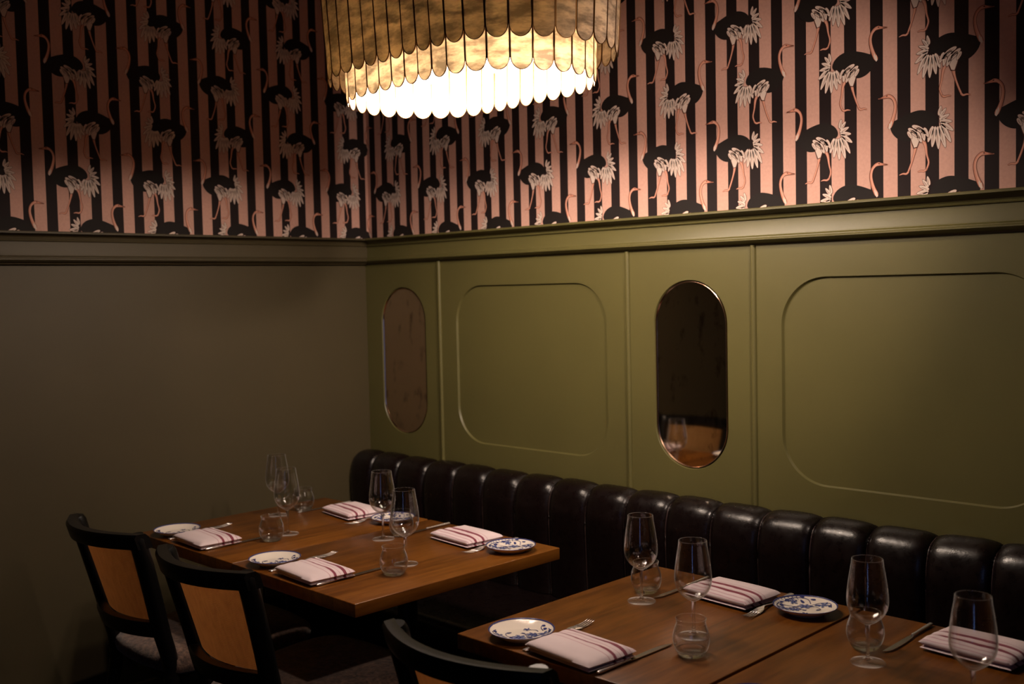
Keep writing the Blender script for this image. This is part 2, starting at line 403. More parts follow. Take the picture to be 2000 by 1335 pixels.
# papered face above the rail, just proud of the plaster
vs = [bm.verts.new(p) for p in ((0,-.0006,1.70), (RX,-.0006,1.70), (RX,-.0006,CZ), (0,-.0006,CZ))]; bm.faces.new(vs).material_index = 0
print_birds(bm, lambda u, z, h: (u, -.0008-h, z), .0005, 5.2, 1.735, CZ-.01, 1.4925-.2885*6, 1.4545-.2885*6, .2882, 2, 0, 19)
struct('wall_right', bm, [STR_R, OLIVE] + BIRDM)
bm = bmesh.new()
box(bm, -.1, 0, NY, 0, 0, CZ, mi=1)
vs = [bm.verts.new(p) for p in ((.0006,0,1.70), (.0006,0,CZ), (.0006,NY,CZ), (.0006,NY,1.70))]; bm.faces.new(vs).material_index = 0
print_birds(bm, lambda u, z, h: (.0008+h, u, z), -4.2, -.0005, 1.735, CZ-.01, -.2205-.2882*14, -.2745-.2882*14, .2882, 2, 0, 16)
struct('wall_left', bm, [STR_L, OLIVE_DIM] + BIRDM)
bm = bmesh.new(); box(bm, RX, RX+.1, NY, .1, 0, CZ); struct('wall_far', bm, DARKW)
WX0, WX1 = 5.2, 5.6                                            # tall narrow dusk window in the wall behind the camera
bm = bmesh.new()
box(bm, -.1, WX0, NY-.1, NY, 0, CZ); box(bm, WX1, RX+.1, NY-.1, NY, 0, CZ); box(bm, WX0, WX1, NY-.1, NY, 0, .5); box(bm, WX0, WX1, NY-.1, NY, 2.5, CZ)
struct('wall_near', bm, DARKW)
bm = bmesh.new()
for a in ((WX0, WX0+.04, .5, 2.5), (WX1-.04, WX1, .5, 2.5), (WX0+.04, WX1-.04, .5, .54), (WX0+.04, WX1-.04, 2.46, 2.5)): box(bm, a[0], a[1], NY-.07, NY-.02, a[2], a[3])
wf = struct('window_1', bm, EBONY)
bm = bmesh.new(); box(bm, WX0+.04, WX1-.04, NY-.06, NY-.05, .54, 2.46); obj('pane', bm, DUSK, wf)
bm = bmesh.new(); box(bm, -.1, RX+.1, NY-.1, .1, CZ, CZ+.1); struct('ceiling', bm, CEIL)
FLOORM = wood('dark_floor_boards', (.010, .006, .004), (.018, .010, .006), (.03, .018, .01), plank=.12, rough=.45)
bm = bmesh.new(); box(bm, -.1, RX+.1, NY-.1, .1, -.1, 0); struct('floor', bm, FLOORM)

# rails between paper and panelling: cap, cove, fascia and lower moulding
def rail_prof(t):
    pr = [(0, 1.650), (t+.002, 1.650), (t+.004, 1.654), (t+.022, 1.658), (t+.030, 1.664), (t+.030, 1.668), (t+.024, 1.671), (t+.0235, 1.673), (t+.014, 1.678), (t+.012, 1.684),
          (t+.0105, 1.720), (t+.0105, 1.7255), (t+.016, 1.7265), (t+.018, 1.7295), (t+.016, 1.7325), (t+.013, 1.7335)]
    for i in range(9):
        a = pi/2*i/8; pr.append((t+.014 + .030*(1-cos(a)), 1.735 + .016*sin(a)))
    pr += [(t+.050, 1.7515), (t+.050, 1.757), (t+.047, 1.7592), (0, 1.7592)]
    return pr
bm = bmesh.new(); extrude_profile(bm, rail_prof(.025), 0, RX, 'x'); struct('trim_1', bm, OLIVE, smooth=True, auto=R(28))
bm = bmesh.new(); extrude_profile(bm, rail_prof(.018), NY, -.0005, 'y'); struct('trim_2', bm, OLIVE_DIM, smooth=True, auto=R(28))
bm = bmesh.new(); box(bm, 0, RX, -.045, -.0255, 0, .12, .004); struct('baseboard_right', bm, OLIVE)
bm = bmesh.new(); box(bm, .0005, .018, NY, -.65, 0, .12, .004); struct('baseboard_left', bm, OLIVE)

# ------------------------------------------------------------------ wainscot: sheets with rounded recesses
def rr_loop(x0, x1, z0, z1, r, seg=14):
    pts = []
    for cx, cz, a0 in ((x1-r, z0+r, -pi/2), (x1-r, z1-r, 0), (x0+r, z1-r, pi/2), (x0+r, z0+r, pi)):
        for i in range(seg+1):
            a = a0 + pi/2*i/seg; pts.append((cx+r*cos(a), cz+r*sin(a)))
    return pts
def sheet(bm, X0, X1, Z0, Z1, hole, depth, face=-.025, back=True, lip=.004):
    """panel face at y=face with one rounded opening, bevelled lip, recess floor."""
    n = len(hole); cx = sum(p[0] for p in hole)/n; cz = sum(p[1] for p in hole)/n
    q = n//4
    corners = [(X1, Z0), (X1, Z1), (X0, Z1), (X0, Z0)]
    outer = []
    for k in range(4):
        C = corners[k]; P = corners[k-1]; N = corners[(k+1) % 4]
        for i in range(q):
            px, pz = hole[k*q+i]; t = i/(q-1)
            # project first half on the previous side, second half on the next side
            if t < .5: s = 2*t; s0 = (px if k in (0, 2) else X1 if k == 1 else X0, pz if k in (1, 3) else (Z0 if k == 0 else Z1))
            if k in (0, 2):
                zside = Z0 if k == 0 else Z1; xside = X1 if k == 0 else X0
                outer.append((px, zside) if t < .5 else ((xside, zside) if abs(t-.5) < .02 else (xside, pz)))
            else:
                xside = X1 if k == 1 else X0; zside = Z1 if k == 1 else Z0
                outer.append((xside, pz) if t < .5 else ((xside, zside) if abs(t-.5) < .02 else (px, zside)))
    O = [bm.verts.new((x, face, z)) for x, z in outer]
    H = [bm.verts.new((x, face, z)) for x, z in hole]
    def inset(d): 
        out = []
        for i, (x, z) in enumerate(hole):
            a = hole[i-1]; b = hole[(i+1) % n]; tx, tz = b[0]-a[0], b[1]-a[1]; l = math.hypot(tx, tz) or 1
            out.append((x - tz/l*d, z + tx/l*d))
        return out
    H2 = [bm.verts.new((x, face+lip*.5, z)) for x, z in inset(lip*.3)]
    H3 = [bm.verts.new((x, face+depth, z)) for x, z in inset(lip)]
    for A, B in ((O, H), (H, H2), (H2, H3)):
        for i in range(n):
            j = (i+1) % n
            try: bm.faces.new((A[i], A[j], B[j], B[i]))
            except ValueError: pass
    if back: bm.faces.new(H3)
    # edges of the board back to the wall
    E = [bm.verts.new(p) for p in ((X0, face, Z0), (X1, face, Z0), (X1, face, Z1), (X0, face, Z1))]
    G = [bm.verts.new(p) for p in ((X0, -.001, Z0), (X1, -.001, Z0), (X1, -.001, Z1), (X0, -.001, Z1))]
    for i in range(4): bm.faces.new((E[i], G[i], G[(i+1)%4], E[(i+1)%4]))
    bm.faces.new(G)
    bmesh.ops.recalc_face_normals(bm, faces=bm.faces)
wallR = bpy.data.objects['wall_right']
ZP0, ZP1 = .30, 1.652
SEAMS = [0.0005, .479, 1.441, 1.930, 2.892, 3.381, 4.343]
mirrors = []
for i in range(len(SEAMS)-1):
    a, b = SEAMS[i], SEAMS[i+1]
    bm = bmesh.new()
    if b-a < .6:
        if i == 0: mx0, mx1 = .103, .388
        else: mx0, mx1 = a + .107, a + .393
        hole = rr_loop(mx0, mx1, .930, 1.548, (mx1-mx0)/2-.0005, 16)
        sheet(bm, a, b, ZP0, ZP1, hole, .0105)
        mirrors.append((mx0, mx1))
    else:
        hole = rr_loop(a+.095, b-.096, .927, 1.548, .145, 16)
        sheet(bm, a, b, ZP0, ZP1, hole, .0085)
    o = obj('wainscot_panel', bm, OLIVE, wallR, smooth=True, auto=R(25))
bm = bmesh.new(); box(bm, 4.343, RX, -.025, -.001, ZP0, ZP1); obj('wainscot_panel', bm, OLIVE, wallR)
bm = bmesh.new(); box(bm, .0005, RX, -.025, -.001, .0005, ZP0); obj('wainscot_base_board', bm, OLIVE, wallR)
for k, s in enumerate(SEAMS[1:]):
    bm = bmesh.new()
    pr_ = [(.0255, -.0085), (.0255, .0085)] 
    n = 10; A = []; B = []
    prof = [(-.0088, .0252), (-.0088, .0265)] + [(-.0084*cos(pi*i/n), .0265+.0080*sin(pi*i/n)) for i in range(n+1)] + [(.0088, .0265), (.0088, .0252)]
    A = [bm.verts.new((s+x, -d, ZP0)) for x, d in prof]; B = [bm.verts.new((s+x, -d, 1.6495)) for x, d in prof]
    for i in range(len(prof)): bm.faces.new((A[i], A[(i+1)%len(prof)], B[(i+1)%len(prof)], B[i]))
    bm.faces.new(A); bm.faces.new(B); bmesh.ops.recalc_face_normals(bm, faces=bm.faces)
    struct('trim_%d' % (k+3), bm, OLIVE, smooth=True, auto=R(40))

# mirrors: pill shaped glass with a bevelled metal edge
LBL = ['narrow pill-shaped foxed mirror nearest the corner, reflecting the brown side wall',
       'pill-shaped wall mirror reflecting wine glasses and a cane chair back',
       None]
for k, (x0, x1) in enumerate(mirrors[:2]):
    t = thing('wall_mirror', LBL[k], 'mirror', ((x0+x1)/2, -.0252+.0105, .930), 0, 'pill-shaped mirrors set in the panelling')
    if k == 1: t.rotation_euler = (.0027, 0, -.0125)     # hangs a hair out of true
    hw = (x1-x0)/2 - .0045; H_ = .618
    def loop(d, y): return [(x, y, z) for x, z in rr_loop(-hw+d, hw-d, .0045+d, H_-.0045-d, hw-d-.0005, 15)]
    bm = bmesh.new()
    L0 = [bm.verts.new(p) for p in loop(.0, -.0012)]; L1 = [bm.verts.new(p) for p in loop(0, -.0075)]; L2 = [bm.verts.new(p) for p in loop(.0014, -.0082)]; L3 = [bm.verts.new(p) for p in loop(.0042, -.0052)]; L4 = [bm.verts.new(p) for p in loop(.0042, -.0012)]
    n = len(L0)
    for A, B in ((L0, L1), (L1, L2), (L2, L3), (L3, L4), (L4, L0)):
        for i in range(n): bm.faces.new((A[i], A[(i+1)%n], B[(i+1)%n], B[i]))
    bmesh.ops.recalc_face_normals(bm, faces=bm.faces)
    obj('bevelled_rim', bm, COPPER, t, smooth=True, auto=R(35))
    bm = bmesh.new()
    A = [bm.verts.new((x, -.0040, z)) for x, y, z in loop(.0043, 0)]; B = [bm.verts.new((x, -.0015, z)) for x, y, z in loop(.0043, 0)]
    bm.faces.new(A); bm.faces.new(list(reversed(B)))
    for i in range(n): bm.faces.new((A[i], A[(i+1)%n], B[(i+1)%n], B[i]))
    bmesh.ops.recalc_face_normals(bm, faces=bm.faces)
    obj('mirror_glass', bm, MIRR2 if k == 0 else MIRR, t)

# ------------------------------------------------------------------ banquette
BX0, BX1 = .0, 4.75
bq = thing('banquette', 'long dark brown leather banquette with channelled back along the panelled wall', 'banquette', (0, 0, 0))
def back_path(s):
    """s 0..1 from seat level up over the crown to the wall; returns (depth, z, nd, nz)."""
    pts = [(.150, .44), (.155, .60), (.158, .72), (.153, .775), (.138, .818), (.112, .843), (.080, .852), (.050, .848), (.032, .832)]
    cs = catmull(pts, 6); i = min(int(s*(len(cs)-1)), len(cs)-2); f = s*(len(cs)-1)-i
    a, b = cs[i], cs[i+1]; d = a[0]+(b[0]-a[0])*f; z = a[1]+(b[1]-a[1])*f
    tx, tz = b[0]-a[0], b[1]-a[1]; l = math.hypot(tx, tz); return d, z, tz/l, -tx/l
edges = [.0035] + [.140 + .1695*k for k in range(0, 28)]
edges = [e for e in edges if e < BX1] 
for ci in range(len(edges)-1):
    a, b = edges[ci], edges[ci+1]; wch = b-a
    bm = bmesh.new(); NU, NS = 18, 46; grid = []
    for i in range(NU+1):
        u = i/NU; h = (1 - abs(2*u-1)**5)
        row = []
        for j in range(NS+1):
            s = j/NS; d, z, n_d, n_z = back_path(s)
            crown = max(0, min(1, (z-.76)/.07))
            wr = crown*(.0024*sin(s*150+ci)*max(0, abs(2*u-1)-.72)/.28)
            off = (.016*(1-.72*max(0, (s-.72)/.28)) + .004*(2*u-1)**2*0)*(h-1) - .0035*(2*u-1)**2*(1-.6*s) + wr + .0012*sin(6*s+ci*2.1+u*3)
            row.append(bm.verts.new((a+.0008+(wch-.0016)*u, -(d+off*n_d), z+off*n_z)))
        grid.append(row)
    for i in range(NU):
        for j in range(NS): bm.faces.new((grid[i][j], grid[i+1][j], grid[i+1][j+1], grid[i][j+1]))
    bk0 = bm.verts.new((a+.0008, -.029, .44)); bk1 = bm.verts.new((b-.0008, -.029, .44))
    bm.faces.new([bk0] + [grid[0][j] for j in range(NS+1)]); bm.faces.new([bk1] + [grid[NU][j] for j in range(NS, -1, -1)])
    bm.faces.new([bk0, bk1] + [grid[i][0] for i in range(NU, -1, -1)]); bm.faces.new([bk0] + [grid[i][NS] for i in range(NU+1)] + [bk1])
    bmesh.ops.recalc_face_normals(bm, faces=bm.faces)
    obj('back_channel', bm, LEATHER, bq, smooth=True, auto=R(60))
    if ci:
        bm = bmesh.new()
        tube(bm, [(a, -(back_path(j/30)[0]-.0205*back_path(j/30)[2]*(1-.6*max(0,(j/30-.72)/.28))), back_path(j/30)[1]-.0205*back_path(j/30)[3]*(1-.6*max(0,(j/30-.72)/.28))) for j in range(31)], .0022, 6)
        obj('seam_welt', bm, WELT, bq, smooth=True)
bm = bmesh.new(); box(bm, .004, BX1, -.60, -.03, .30, .438, .03, seg=4); obj('seat_cushion', bm, LEATHER, bq, smooth=True, auto=R(50))
bm = bmesh.new(); box(bm, .02, BX1, -.56, -.05, .0, .298, .006); obj('plinth', bm, EBONY, bq)

# ------------------------------------------------------------------ tables
def make_table(name_label, cx, cy, rz, z=.745, wd=.607, dp=.762):
    t = thing('dining_table', name_label, 'table', (cx, cy, 0), rz, 'square-edged wooden dining tables')
    bm = bmesh.new(); box(bm, -wd/2, wd/2, -dp/2, dp/2, z-.036, z, .0022, seg=2); obj('tabletop', bm, WOODT, t, smooth=True, auto=R(50))
    bm = bmesh.new(); box(bm, -.20, .20, -.26, .26, z-.044, z-.0365, .002); obj('mounting_plate', bm, BLKMET, t)
    bm = bmesh.new(); lathe(bm, [(0, .014), (.030, .014), (.030, z-.046), (.0, z-.046)], 24, (0, .03, 0)); obj('pedestal', bm, BLKMET, t, smooth=True, auto=R(40))
    bm = bmesh.new(); box(bm, -.165, .165, -.25, .31, 0, .0135, .004); obj('base', bm, BLKMET, t)
    return t
T1b = make_table('wooden table nearest the brown side wall, pushed against its neighbour, under two place settings', .619, -.882, -.003, z=.742)
T1a = make_table('free-ended far wooden table, its right corner jutting before the banquette', 1.243, -.898, -.018, z=.745)
T2 = make_table('front wooden table whose left corner holds a blue and white plate near the camera', 2.207, -.888, -.004)
T3 = make_table('wooden table at the right edge of the picture, joined to its left neighbour', 2.820, -.893, -.004, z=.7435)

# ------------------------------------------------------------------ chairs
def make_chair():
    t = thing('dining_chair', '', 'chair', (0, 0, 0), 0, 'black framed cane-back dining chairs')
    # seat pad (front towards +y)
    bm = bmesh.new()
    out = catmull([(-.205,-.20), (-.225,-.05), (-.25,.14), (-.225,.235), (-.14,.262), (0,.27), (.14,.262), (.225,.235), (.25,.14), (.225,-.05), (.205,-.20), (.15,-.235), (0,-.25), (-.15,-.235), (-.205,-.20)], 4)[:-1]
    levels = [(.93, .415), (1.0, .425), (1.015, .445), (1.0, .462), (.95, .474), (.8, .482), (.5, .487), (.0, .489)]
    rings = []
    for sc_, z in levels:
        if sc_ == 0: rings.append([bm.verts.new((0, .01, z))])
        else: rings.append([bm.verts.new((x*sc_, (y-.01)*sc_+.01, z)) for x, y in out])
    n = len(out)
    for A, B in zip(rings, rings[1:]):
        for i in range(n):
            j = (i+1) % n
            bm.faces.new((A[i], A[j], B[0])) if len(B) == 1 else bm.faces.new((A[i], A[j], B[j], B[i]))
    bm.faces.new(list(reversed(rings[0]))); bmesh.ops.recalc_face_normals(bm, faces=bm.faces)
    obj('seat', bm, BOUCLE, t, smooth=True)
    bm = bmesh.new()
    lo = [bm.verts.new((x*.88, y*.88, .382)) for x, y in out]; hi = [bm.verts.new((x*.92, y*.92, .4145)) for x, y in out]
    for i in range(n): bm.faces.new((lo[i], lo[(i+1)%n], hi[(i+1)%n], hi[i]))
    bm.faces.new(lo); bm.faces.new(hi); bmesh.ops.recalc_face_normals(bm, faces=bm.faces)
    obj('seat_frame', bm, EBONY, t, smooth=True, auto=R(40))
    # back geometry: plane leaning backwards, concave in plan
    def hw(z):                                       # half width of the cane opening at height z
        return .150 + (z-.54)/.32*.018
    def yb(x, z): return -.225 - (z-.54)*.30 - .070*(1-(x/.22)**2)
    def arc(z, th, hgt, x0, x1, name, m, bulge=0):
        bm = bmesh.new(); N = 20; rows = []
        for i in range(N+1):
            x = x0 + (x1-x0)*i/N; y = yb(x, z)
            r = []
            for a, b in ((-1, -1), (-1, .55), (-.6, 1), (.6, 1), (1, .55), (1, -1)):
                r.append(bm.verts.new((x, y + a*th/2 - b*hgt*.5*.30, z + b*hgt/2)))
            rows.append(r)
        for A, B in zip(rows, rows[1:]):
            for k in range(6): bm.faces.new((A[k], A[(k+1)%6], B[(k+1)%6], B[k]))
        bm.faces.new(rows[0]); bm.faces.new(rows[-1]); bmesh.ops.recalc_face_normals(bm, faces=bm.faces)
        obj(name, bm, m, t, smooth=True, auto=R(50))
    arc(.838, .044, .044, -.221, .221, 'top_rail', EBONY)
    arc(.563, .040, .046, -.175, .175, 'bottom_rail', EBONY)
    for s in (-1, 1):                                # back posts run into splayed rear legs
        bm = bmesh.new()
        pts = [(s*.197, yb(.205, .856)+.006, .856), (s*.195, yb(.20, .78)+.006, .78), (s*.186, yb(.19, .66)+.006, .66), (s*.178, yb(.18, .55)+.004, .55), (s*.178, -.222, .44), (s*.188, -.235, .30), (s*.210, -.30, 0.0)]
        pts = catmull(pts, 4); tube(bm, pts, [.0215 if i < 1 else .0265 if p[2] > .5 else .013+.027*p[2] for i, p in enumerate(pts)], 14, flat=.92)
        obj('rear_leg', bm, EBONY, t, smooth=True, auto=R(55))
        bm = bmesh.new(); tube(bm, [(s*.20, .20, .40), (s*.205, .205, .2), (s*.215, .22, 0)], [.020, .016, .011], 12); obj('front_leg', bm, EBONY, t, smooth=True, auto=R(55))
    # cane sheet with rounded lower corners
    bm = bmesh.new(); NU, NV = 24, 20; g = []; uvl = bm.loops.layers.uv.new('UVMap')
    for j in range(NV+1):
        z = .583 + (.820-.583)*j/NV; row = []
        for i in range(NU+1):
            x = (-1+2*i/NU)*(hw(z)-.004)
            row.append(bm.verts.new((x, yb(x, z)+.020, z)))
        g.append(row)
    for j in range(NV):
        for i in range(NU):
            f = bm.faces.new((g[j][i], g[j][i+1], g[j+1][i+1], g[j+1][i]))
            for l, (uu, vv) in zip(f.loops, ((i, j), (i+1, j), (i+1, j+1), (i, j+1))): l[uvl].uv = (uu/NU*1.4, vv/NV)
    geo = bmesh.ops.solidify(bm, geom=list(bm.faces), thickness=.0025)
    obj('cane_panel', bm, CANE, t, smooth=True, auto=R(50))
    return t
chair = make_chair()
CH = [(1.225, -1.202, .0, 'middle cane-back chair, at the free-ended far table'),
      (.622, -1.185, .0, 'cane-back chair furthest from the camera, tucked near the brown side wall'),
      (2.210, -1.215, .0, 'nearest cane-back chair, cut off by the bottom of the picture')]
for i, (x, y, a, lb) in enumerate(CH):
    c = chair if i == 0 else copy_tree(chair)
    c.location = (x, y, 0); c.rotation_euler = (0, 0, a); c['label'] = lb

# ------------------------------------------------------------------ tableware
def glass_obj(name, prof_out, prof_in, parent, n=56, m=None):
    bm = bmesh.new(); lathe(bm, prof_out + prof_in[::-1], n, close=prof_out[0][0] > 1e-4); bmesh.ops.remove_doubles(bm, verts=bm.verts, dist=1e-6)
    bmesh.ops.recalc_face_normals(bm, faces=bm.faces)
    return obj(name, bm, m or THIN, parent, smooth=True)
def make_wine():
    t = thing('wine_glass', '', 'wine glass', group='stemmed wine glasses on the tables')
    bo = catmull([(.0058,.0802), (.017,.0868), (.0305,.0985), (.0392,.114), (.0418,.132), (.0402,.155), (.0368,.180), (.0330,.203), (.0315,.2170)], 5)
    bi = catmull([(0,.0850), (.014,.0880), (.0292,.1000), (.0380,.115), (.0407,.132), (.0393,.155), (.0360,.180), (.0322,.203), (.0308,.2170)], 5)
    glass_obj('bowl', [(0, .0802)] + bo + [(.0312, .2176)], bi, t)
    bm = bmesh.new(); lathe(bm, [(0, .0022), (.0052, .0055), (.0042, .012), (.0037, .026), (.0036, .050), (.0042, .070), (.0056, .0800), (0, .0800)], 24); bmesh.ops.recalc_face_normals(bm, faces=bm.faces)
    obj('stem', bm, GLASS, t, smooth=True, auto=R(60))
    bm = bmesh.new(); lathe(bm, [(0, 0), (.0345, 0), (.0355, .0010), (.0345, .0022), (.020, .0042), (.0085, .0066), (.0052, .0100), (0, .0100)], 48); bmesh.ops.recalc_face_normals(bm, faces=bm.faces)
    obj('foot', bm, FOOTG, t, smooth=True, auto=R(60))
    return t
def make_tumbler():
    t = thing('water_tumbler', '', 'tumbler', group='stemless tumblers on the tables')
    po = catmull([(.0335,.0130), (.0356,.017), (.0394,.032), (.0382,.049), (.0330,.065), (.0312,.0715), (.0332,.0800)], 5)
    pi_ = catmull([(.0325,.0136), (.0346,.0175), (.0382,.032), (.0370,.049), (.0318,.065), (.0300,.0715), (.0320,.0800)], 5)
    glass_obj('tumbler_wall', po + [(.0326, .0807)], pi_ + [], t)
    bm = bmesh.new(); lathe(bm, [(0, .0026), (.014, .0022), (.020, .0006), (.0245, 0), (.0285, .0032), (.0325, .0098), (.0334, .0130), (.0324, .0142), (.027, .0115), (.018, .0100), (0, .0096)], 56); bmesh.ops.recalc_face_normals(bm, faces=bm.faces)
    obj('heavy_base', bm, GLASS, t, smooth=True)
    return t
def zplate(r):                                       # upper surface of the bread plate
    return .0060 + .0135*max(0, (r-.038)/.038)**1.35
def make_plate():
    t = thing('bread_plate', '', 'plate', group='blue and white bread plates')
    bm = bmesh.new()
    pr = [(0, .0040), (.038, .0036), (.040, 0), (.044, 0), (.046, .0035), (.062, .0095), (.0735, .0172), (.0752, .0190), (.0745, .0200)]
    pr += [(r, zplate(r)) for r in (.0735, .068, .062, .056, .050, .045, .040, .034, .02)] + [(0, zplate(0))]
    lathe(bm, pr, 72); bmesh.ops.recalc_face_normals(bm, faces=bm.faces)
    obj('dish', bm, PORC, t, smooth=True, auto=R(50))
    bm = bmesh.new()
    def lift(x, y, h): 
        r = math.hypot(x, y); k = min(1, .0715/max(r, 1e-6)); return (x*k, y*k, zplate(r*k)+.0006+h)
    def poly(pts, mi=0, h=0):
        vs = [bm.verts.new(lift(x, y, h)) for x, y in pts]
        c = (sum(p[0] for p in pts)/len(pts), sum(p[1] for p in pts)/len(pts)); cv = bm.verts.new(lift(*c, h))
        for i in range(len(vs)): bm.faces.new((cv, vs[i], vs[(i+1)%len(vs)])).material_index = mi
    def line(pts, wd, mi=0, h=0):
        pts = catmull(pts, 5)
        for q in ribbon(pts, [wd*1.55]*len(pts)): bm.faces.new([bm.verts.new(lift(x, y, h)) for x, y in q]).material_index = mi
    def flower(x, y, r, k=6):
        for i in range(k):
            a = 2*pi*i/k + .3; poly(ell(x+r*.62*cos(a), y+r*.62*sin(a), r*.8, r*.55, math.degrees(a), 10), 1)
            line([(x+r*.3*cos(a), y+r*.3*sin(a)), (x+r*1.05*cos(a+.18), y+r*1.05*sin(a+.18)), (x+r*.8*cos(a+.52), y+r*.8*sin(a+.52))], .0011, 0, .0001)
        poly(ell(x, y, r*.75, r*.75, 0, 12), 0, .00015); poly(ell(x, y, r*.30, r*.30, 0, 8), 1, .0003)
    def leaf(x, y, l, wd, a): poly(ell(x, y, l*1.12, wd*1.5, a, 12), 0)
    flower(.012, -.022, .0165); flower(.042, .026, .0135, 5); flower(-.026, -.046, .0115, 5); flower(.045, -.030, .0105, 5)
    line([(-.052,-.030), (-.040,-.052), (-.014,-.054), (.002,-.040)], .0012); line([(.026,-.010), (.040,-.004), (.052,.006), (.048,.020)], .0012)
    line([(.006,-.044), (.020,-.058), (.042,-.052), (.056,-.034), (.052,-.018)], .0012); line([(.060,-.010), (.064,.010), (.056,.034), (.036,.052)], .0014)
    line([(.030,.000), (.022,.014), (.028,.028), (.040,.030)], .0011); line([(.022,-.006), (.006,.004), (-.004,.000)], .0011)
    line([(.028,.042), (.012,.052), (.008,.062)], .0012)
    flower(.020, .012, .0125, 6); flower(-.012, .030, .0085, 5); line([(-.004,.034), (.006,.040), (.018,.036)], .0012); line([(-.030,-.020), (-.020,-.030), (-.006,-.034)], .0012); leaf(-.026, -.014, .012, .005, 70)
    for x, y, l, wd, a in ((.029,-.004,.013,.005,40), (.034,.010,.011,.0045,100), (.000,-.034,.014,.005,160), (-.012,-.044,.014,.005,200), (.028,-.044,.013,.005,-30), (.058,-.022,.014,.005,80), (.056,.012,.014,.005,95), (.048,.042,.014,.005,130), (.026,.050,.012,.005,160), (.008,-.062,.012,.004,10), (-.044,-.040,.012,.005,120), (.024,.020,.009,.004,60), (.062,-.002,.010,.004,90), (.036,-.060,.011,.004,30), (.000,.006,.009,.004,20), (.014,.060,.009,.004,-10)):
        leaf(x, y, l, wd, a)
    for i in range(8):
        a = R(-50 + i*9); line([(.060*cos(a), .060*sin(a)), (.068*cos(a+.05), .068*sin(a+.05)), (.0725*cos(a), .0725*sin(a))], .0010)
    bmesh.ops.recalc_face_normals(bm, faces=bm.faces)
    for f in bm.faces:
        if f.normal.z < 0: f.normal_flip()
    obj('floral_decoration', bm, [BLUE, BLUE2], t)
    bm = bmesh.new(); lathe(bm, [(.0722, zplate(.0722)+.0005), (.0738, zplate(.0738)+.0008), (.0748, .0203), (.0755, .0193)], 72)
    obj('blue_rim_line', bm, BLUE, t, smooth=True)
    return t
def make_napkin():
    """folded linen: local -y is the diner's side (plain), +y carries the stripes."""
    bm = bmesh.new(); uvl = bm.loops.layers.uv.new('UVMap')
    L_, D_ = .200, .144; NX, NY_ = 34, 34
    def layer(z0, z1, gx, gy, ox, oy, wr):
        th = (z1-z0)/2; zc = (z0+z1)/2; top = []; bot = []
        for j in range(NY_+1):
            v_ = j/NY_; rt_, rb = [], []
            for i in range(NX+1):
                u_ = i/NX; x = (-1+2*u_); y = (-1+2*v_)
                ex = (1-abs(x)**6)**.6 if abs(x) < 1 else 0; ey = (1-abs(y)**4.5)**.6 if abs(y) < 1 else 0
                e = min(ex, ey) if wr >= 0 else 1
                bulge = 1 + .35*(1-y*y)*(1-x*x)
                cr = 1-.018*y*y - (.012 if wr else 0)*sin(3*u_)          # gently bowed outline
                px = x*gx/2*cr + ox; py = y*gy/2*(1-.02*x*x) + oy
                ripple = wr*(.0016*sin(v_*26+1.2*sin(u_*4)) * (1 if v_ > .5 else .25) + .0012*sin(u_*5+v_*3))
                rt_.append(bm.verts.new((px, py, zc + th*e*bulge + ripple*e))); rb.append(bm.verts.new((px, py, zc - th*e*.98)) if 0 < i < NX and 0 < j < NY_ else rt_[-1])
            top.append(rt_); bot.append(rb)
        for j in range(NY_):
            for i in range(NX):
                for G, rev in ((top, False), (bot, True)):
                    q = [G[j][i], G[j][i+1], G[j+1][i+1], G[j+1][i]]; uv = [(i, j), (i+1, j), (i+1, j+1), (i, j+1)]
                    if rev: q.reverse(); uv.reverse()
                    try: f = bm.faces.new(q)
                    except ValueError: continue
                    for l, (a, b) in zip(f.loops, uv): l[uvl].uv = (a/NX, b/NY_)
    layer(.0005, .0120, L_*.985, D_*.985, -.002, .002, .3)
    layer(.0050, .0290, L_, D_, .0, .0, 1.0)
    o = obj('linen_napkin', bm, LINEN, None, smooth=True, auto=R(80)); o['category'] = 'napkin'; o['group'] = 'folded striped napkins'
    return o
def make_knife():
    t = thing('table_knife', '', 'knife', group='table knives beside the napkins')
    bm = bmesh.new(); pts = [(0, 0, .0042), (0, .004, .0042), (0, .03, .0042), (0, .085, .0042), (0, .100, .0042), (0, .104, .0042)]
    tube(bm, [(x, y, z+.0006) for x, y, z in pts], [.0030, .0052, .0050, .0036, .0042, .0030], 14, flat=.72); obj('handle', bm, CHROME, t, smooth=True, auto=R(50))
    bm = bmesh.new(); o_ = catmull([(-.0022,.101), (-.0055,.112), (-.0085,.150), (-.0085,.200), (-.0055,.226), (.0035,.240), (.0052,.228), (.0052,.130), (.0035,.106), (.0022,.101)], 4)
    A = [bm.verts.new((x, y, .0022)) for x, y in o_]; B = [bm.verts.new((x, y, .0038)) for x, y in o_]; bm.faces.new(list(reversed(A))); bm.faces.new(B)
    for i in range(len(A)): bm.faces.new((A[i], A[(i+1)%len(A)], B[(i+1)%len(A)], B[i]))
    bmesh.ops.recalc_face_normals(bm, faces=bm.faces); obj('blade', bm, BLADE, t, smooth=True, auto=R(40))
    return t
